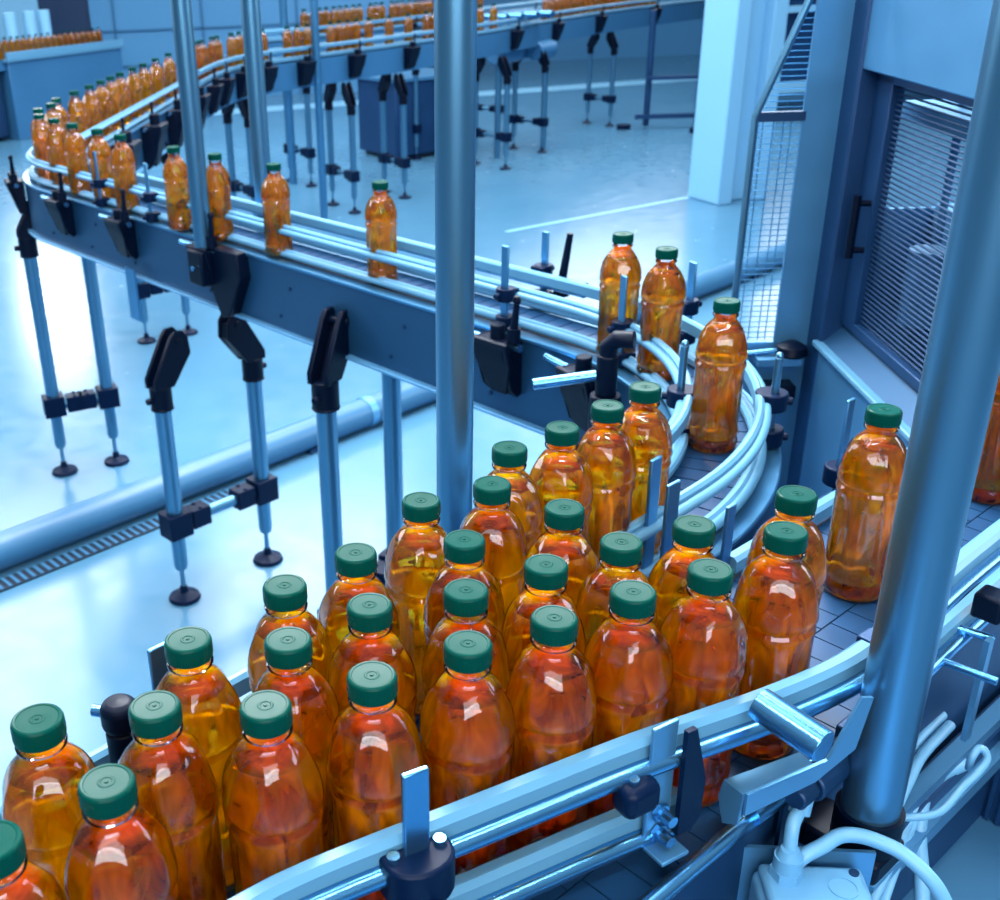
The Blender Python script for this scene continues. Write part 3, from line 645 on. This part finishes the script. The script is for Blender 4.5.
# side wing: steel strip, then framed mesh with a slanted upper corner
gbox(MB(), -.075, 0, -.004, .004, .03, 2.2).build('wing_strip', SHEET, cab)
gbox(MB(), -.165, 0, -.005, .003, .03, 1.17).build('wing_panel', SHEET, cab)
MB().tube([gp_(-.165, 0, .05), gp_(-.165, 0, 1.635), gp_(-.055, 0, 1.94)], .0075, 10).build('wing_frame', POLE, cab)
m = MB()
for i in range(60):
    z = 1.18 + i * .0115; left = -.16 if z < 1.63 else -.16 + (z - 1.63) * .36
    if left < -.08: m.cyl(gp_(left, 0, z), gp_(-.074, 0, z), .0011, seg=5)
for a in (-.145, -.125, -.105, -.09): m.cyl(gp_(a, .012, 1.17), gp_(a, .012, 1.64), .0012, seg=5)
m.build('wire_mesh', STEEL, cab)
gbox(MB(), -.165, -.07, -.006, .008, 1.625, 1.643).build('wing_bar', DARKM, cab)
m = MB(); gbox(m, -.12, -.03, -.06, -.004, 1.135, 1.150); m.build('wing_bracket', SHEET, cab)
gbox(MB(), -.10, -.03, -.05, -.002, 1.055, 1.085).build('latch_bar', BLACK, cab, bevel=.003)
m = MB(); m.lathe([(.03, 0), (.034, .006), (.03, .02), (.012, .03)], 18, gp_(-.045, -.03, 1.15)); m.build('latch_knob', BLACK, cab)
MB().cyl(gp_(-.15, -.03, 1.152), gp_(-.05, -.03, 1.162), .006).build('latch_rod', STEELH, cab)

# ------------------------------------------------------------------ floor pipe and drain grate
pd = Vector((.757, .653, 0)); p0 = Vector((-.66, 3.92, .068))
pp = thing('floor_pipe', 'long thick grey pipe lying along the floor under the S shaped conveyor', 'pipe', (p0.x, p0.y, 0))
MB().cyl(p0 - pd * 1.8, p0 + pd * 6.0, .066, seg=32).build('pipe_run', PIPE, pp)
MB().cyl(p0 + pd * .93, p0 + pd * .97, .070, seg=32).build('pipe_coupling', FLANGE, pp)
m = MB()
for t in (-1.2, .6, 2.4, 4.2): q = p0 + pd * t; m.box((q.x, q.y, .012), (.06, .12, .02), math.atan2(pd.y, pd.x))
m.build('pipe_support', DARKM, pp)
pn = Vector((pd.y, -pd.x, 0)); ga_ = math.atan2(pd.y, pd.x)
dg = thing('drain_grate', 'dark slotted drain grate set in the floor beside the grey pipe', 'grate', (p0.x, p0.y, 0))
q = p0 + pn * .115 - pd * .9; MB().box((q.x, q.y, .003), (2.1, .075, .006), ga_).build('channel', BELTD, dg)
m = MB()
for i in range(70): q = p0 + pn * .115 + pd * (-1.9 + i * .03); m.box((q.x, q.y, .006), (.012, .07, .008), ga_)
m.build('grate_bars', PIPE, dg)

# ------------------------------------------------------------------ far conveyors
def far_conveyor(path, label, legs, loc, zb=ZB):
    o = thing('far_conveyor', label, 'conveyor', loc)
    MB().sweep(path, [(-.06, zb - .02), (.06, zb - .02), (.06, zb), (-.06, zb)]).build('belt', BELT, o)
    for sg in (1, -1):
        MB().sweep(path, [(.085 * sg - .004, zb - .20), (.085 * sg + .004, zb - .20), (.085 * sg + .004, zb - .01), (.085 * sg - .004, zb - .01)]).build('side_beam', MACH, o)
        for z in (zb + .075, zb + .012): MB().sweep(path, rrect(.022, .03, .058 * sg, z, .005)).build('guide_rail', RAILP, o)
    for a, b in legs:
        d = (Vector(b) - Vector(a)).normalized(); la = leg(o, a, zb - .38, .30, d); lb = leg(o, b, zb - .38, .30, -d); crossclamp(a, d, .30, la); crossclamp(b, -d, .30, lb)
        MB().cyl((*a, .30), (*b, .30), .018).build('cross_bar', POLE, o)
    nr = normals(path)
    for i in range(2, len(path) - 1, 3): shield((path[i][0] + nr[i][0] * .09, path[i][1] + nr[i][1] * .09, zb - .01), nr[i], o, rod=False, k=1.35)
    return o
FP = smooth([(-.93, 7.15), (-.88, 7.7), (-.74, 8.25), (-.42, 8.62), (.1, 9.19), (.75, 9.92), (1.5, 10.9), (2.2, 12.0), (3.1, 13.2), (4.5, 14.6), (6.0, 15.6)], 2)
far_conveyor(FP, 'far bottle conveyor running from the left corner to the upper right, on thin tube legs', [((-.70, 8.5), (-.88, 8.75)), ((.08, 8.95), (-.10, 9.30)), ((.52, 9.46), (.36, 9.75)), ((1.55, 10.6), (1.30, 10.95)), ((2.05, 11.45), (1.80, 11.75)), ((3.1, 13.0), (2.9, 13.3))], (0, 9.1, 0))
FQ = smooth([(-.9, 9.9), (-.3, 10.3), (.3, 10.95), (1.2, 12.0), (2.2, 13.3), (3.6, 14.9)], 2)
far_conveyor(FQ, 'farthest bottle conveyor, behind the far one and parallel to it', [((-.3, 10.15), (-.5, 10.45)), ((.75, 11.35), (.5, 11.6)), ((1.75, 12.55), (1.5, 12.8))], (.2, 10.9, 0), ZB + .04)
plen = lambda p: sum(math.dist(a, b) for a, b in zip(p, p[1:]))
random.seed(3); t = .3; i = 0
G5 = 'far juice bottles on the conveyor beyond the corner'
while i < 24:
    x, y = near_path(FP, t); bottle(x, y, ZT, 'tiny blurred yellow bottle, %s along the far conveyor counted from the left posts' % ORD[i], G5); t += random.choice((.10, .11, .15, .26)); i += 1
G6 = 'bottles of the farthest row'
t = .75
for i in range(28):
    x, y = near_path(FQ, t); bottle(x, y, ZT + .04, 'tiny blurred yellow bottle, %s in the farthest row counted from the left' % ORD[i], G6); t += random.choice((.082, .085, .1, .16))
G7 = 'bottles on the upper right stretch of the far conveyor'
t = 5.7
for i in range(20):
    x, y = near_path(FP, t); bottle(x, y, ZT, 'tiny blurred orange bottle, %s along the top edge right of the thick centre post' % ORD[i], G7); t += .135
# thin far posts
post((-.17, 8.75), 0, 2.4, .03, 'thin pale far post in front of the far conveyor, below the gap in its bottles', mat=ALU)
post((-.47, 10.3), 0, 2.4, .035, 'thin pale far post behind the far conveyor, just right of the second thin post', mat=ALU)

# ------------------------------------------------------------------ left infeed machine with a row of bottles
A = Vector((-3.93, 13.75)); Bv = Vector((-2.87, 15.35)); d = (Bv - A).normalized(); nrm = Vector((-d.y, d.x)); am = math.atan2(d.y, d.x); Lm = (Bv - A).length
im = thing('infeed_machine', 'blue grey box shaped infeed machine with a row of small bottles on top, upper left', 'machine', (*((A + Bv) / 2), 0))
c = (A + Bv) / 2 + nrm * .45
MB().box((c.x, c.y, .45), (Lm, .9, .90), am).build('housing', MACH, im, bevel=.01)
MB().box((c.x, c.y, .915), (Lm + .06, .96, .03), am).build('top_plate', RAILP, im, bevel=.004)
q = c - nrm * .47; MB().box((q.x, q.y, .965), (Lm + .06, .03, .09), am).build('front_lip', RAILP, im, bevel=.004)
q = A - d * .35 + nrm * .5; MB().box((q.x, q.y, .45), (.6, .8, .8), am).build('drive_box', DARKM, im, bevel=.02)
q = A - d * .3 + nrm * .5; MB().box((q.x, q.y, .87), (.7, .9, .12), am).build('infeed_table', MACH, im)
for t_ in (.45, .62, .75): q = A + d * t_ * Lm + nrm * .85; MB().cyl((q.x, q.y, .93), (q.x, q.y, 1.40), .08).build('filler_tube', WHITE, im)
for i in range(20):
    q = A + d * (-.15 + i * .098) + nrm * .16
    bottle(q.x, q.y, .9315, 'tiny reddish bottle, %s from the left on top of the infeed machine' % ORD[i], 'bottles on the infeed machine')

# ------------------------------------------------------------------ other far machines
m = thing('control_cabinet', 'dark blue steel box on the floor under the far conveyor, left of the centre post', 'cabinet', (.75, 11.6, 0))
MB().box((.72, 11.75, .40), (.85, .7, .72), .55).build('housing', FRAME, m, bevel=.015); MB().box((.72, 11.75, .02), (.75, .6, .05), .55).build('plinth', BELTD, m); MB().box((.72, 11.75, .775), (.9, .74, .03), .55).build('lid', SHEET, m)
m = thing('drive_unit', 'cluster of motors and rollers under the far conveyor, right of the centre post', 'machine', (1.9, 11.9, 0))
b = MB(); b.box((1.85, 11.75, 1.02), (.5, .3, .22), .8); b.cyl((1.5, 11.1, 1.0), (1.75, 11.4, 1.0), .10); b.cyl((1.95, 11.5, .98), (2.15, 11.75, .98), .09); b.build('motor', MACH, m, bevel=.01)
b = MB()
for k_ in range(4): b.cyl((1.35 + .16 * k_, 11.3 + .1 * k_, 1.33), (1.6 + .16 * k_, 11.0 + .1 * k_, 1.33), .035)
b.build('roller', STEELH, m)
b = MB()
for x, y in ((1.55, 11.2), (2.1, 11.7), (1.75, 11.95)): b.cyl((x, y, .0), (x, y, 1.0), .03)
b.build('stand', POLE, m)
m = thing('rack_stand', 'dark tubular stand with a low foot frame beside the white pillar', 'stand', (3.7, 13.4, 0))
b = MB()
for x, y in ((3.45, 12.75), (3.95, 12.5), (4.3, 12.7)): b.cyl((x, y, .03), (x, y, 1.25), .035)
b.box((3.85, 12.62, .14), (1.1, .05, .05), -.1); b.box((3.85, 12.62, .55), (.9, .04, .04), -.1); b.build('frame', FRAME, m)
b = MB()
for x, y in ((3.2, 12.75), (3.9, 12.3), (4.4, 12.65)): b.cyl((x, y, 0), (x, y, .05), .08)
b.build('foot', NAVY, m)
m = thing('wall_machine', 'dark blue cabinet with a pale shelf edge behind the white pillar, top right', 'machine', (5.6, 14.2, 0))
b = MB(); b.box((6.1, 14.2, .95), (3.0, .8, 1.5), .2); b.build('housing', FRAME, m, bevel=.02)
b = MB(); b.box((6.05, 13.75, 1.15), (3.0, .12, .07), .2); b.box((6.05, 13.75, .28), (3.0, .14, .12), .2); b.build('shelf_edge', WHITE, m)
b = MB(); b.box((6.05, 13.78, 1.42), (2.4, .05, .3), .2); b.build('window', DARKW, m)

# ------------------------------------------------------------------ light
W = bpy.data.worlds.new('hall_light'); bpy.context.scene.world = W; W.use_nodes = True; nt = W.node_tree; nt.nodes.clear()
out = nt.nodes.new('ShaderNodeOutputWorld'); bg = nt.nodes.new('ShaderNodeBackground'); tc = nt.nodes.new('ShaderNodeTexCoord'); sp = nt.nodes.new('ShaderNodeSeparateXYZ'); cr = nt.nodes.new('ShaderNodeValToRGB')
mr = nt.nodes.new('ShaderNodeMapRange'); mr.inputs['From Min'].default_value = -1
nt.links.new(tc.outputs['Generated'], sp.inputs[0]); nt.links.new(sp.outputs['Z'], mr.inputs['Value']); nt.links.new(mr.outputs[0], cr.inputs[0])
els = cr.color_ramp.elements; els[0].position = .45; els[0].color = (.10, .22, .36, 1); els[1].position = 1; els[1].color = (.72, .88, 1, 1)
e = els.new(.56); e.color = (.22, .42, .60, 1); e = els.new(.72); e.color = (.50, .70, .88, 1)
nt.links.new(cr.outputs[0], bg.inputs[0]); bg.inputs[1].default_value = .46; nt.links.new(bg.outputs[0], out.inputs[0])
def area(loc, size, energy, target=None, col=(.93, .97, 1), name='ceiling_and_fill_light'):
    l = bpy.data.lights.new(name, 'AREA'); l.shape = 'RECTANGLE'; l.size, l.size_y = size; l.energy = energy; l.color = col
    o = bpy.data.objects.new(name, l); C.objects.link(o); o.location = loc
    d = (Vector(target) if target else Vector((loc[0], loc[1], 0))) - Vector(loc)
    o.rotation_euler = d.to_track_quat('-Z', 'Y').to_euler(); return o
for x in (-3.2, -.6, 2.2): area((x, 3.2, 4.6), (1.2, 5.0), 60)
for x in (-4, -.5, 3.5): area((x, 10.5, 5.0), (2.6, 6.0), 320)
area((-6.0, 6.5, 3.0), (3.0, 1.8), 110, (0, 3.0, .8), name='window_and_fill_light')
area((-4.6, 16.6, 3.1), (.9, 1.2), 55, (-1.2, 5, 0), name='window_and_fill_light')
area((6.5, 3.0, 3.0), (3.5, 1.6), 110, (.4, 1.2, 1.2), name='window_and_fill_light')
area((4.6, 16.6, 3.6), (5, 2.0), 130, (1.5, 7, 0), name='window_and_fill_light')
area((.2, 3.8, 4.5), (3.0, 1.2), 310, (.1, .9, 1.25))  # added back light for a yellow glow in the bottle crowd, no fixture seen
area((0, -5, 4.8), (6, 3), 200)  # added unseen lamp, brightens the floor mirrored in the upright panels
area((.4, 6.0, 6.4), (5.0, 1.6), 520, (0, 2.9, 1.3))  # added back light for the bottles on the curve and straight run
area((.3, -3.2, 2.9), (4.0, 1.2), 125, (.5, 2.5, 1.2), name='window_and_fill_light')  # added fill from behind the camera, no window known there
for x, y, a in ((-.9, .2, 0), (.1, -.3, 0), (1.1, .2, 0), (-.3, 1.7, 90), (.6, 1.9, 90), (1.5, 1.3, 90), (-1.3, 1.2, 90)):  # added slim unseen lamps, placed for glints on the bottle shoulders
    l = area((x, y, 3.6), (.9, .07), 13, (x * .55 + .1, .85, 1.2)); l.rotation_euler.rotate_axis('Z', math.radians(a))

# ------------------------------------------------------------------ camera
cam = bpy.data.cameras.new('camera'); co = bpy.data.objects.new('camera', cam); C.objects.link(co)
TH, RO = .4293, -.0403
fwd = Vector((0, math.cos(TH), -math.sin(TH))); rt = Vector((1, 0, 0)); upv = rt.cross(fwd)
r2 = rt * math.cos(RO) + upv * math.sin(RO); u2 = upv * math.cos(RO) - rt * math.sin(RO)
co.matrix_world = Matrix(((r2.x, u2.x, -fwd.x, 0), (r2.y, u2.y, -fwd.y, 0), (r2.z, u2.z, -fwd.z, 1.96), (0, 0, 0, 1)))
cam.sensor_fit = 'HORIZONTAL'; cam.sensor_width = 36; cam.lens = 1091 / 1000 * 36; cam.shift_x = .1452; cam.clip_start = .02
cam.dof.use_dof = True; cam.dof.focus_distance = 1.05; cam.dof.aperture_fstop = 11
S = bpy.context.scene; S.camera = co
S.view_settings.view_transform = 'Standard'; S.view_settings.look = 'None'; S.view_settings.gamma = 1; S.view_settings.exposure = .35; S.view_settings.use_curve_mapping = False
cy = S.cycles; cy.use_denoising = True; cy.max_bounces = 14; cy.transmission_bounces = 14; cy.transparent_max_bounces = 24; cy.diffuse_bounces = 3; cy.glossy_bounces = 4
cy.caustics_refractive = True; cy.caustics_reflective = False; cy.sample_clamp_indirect = 6; cy.blur_glossy = .6
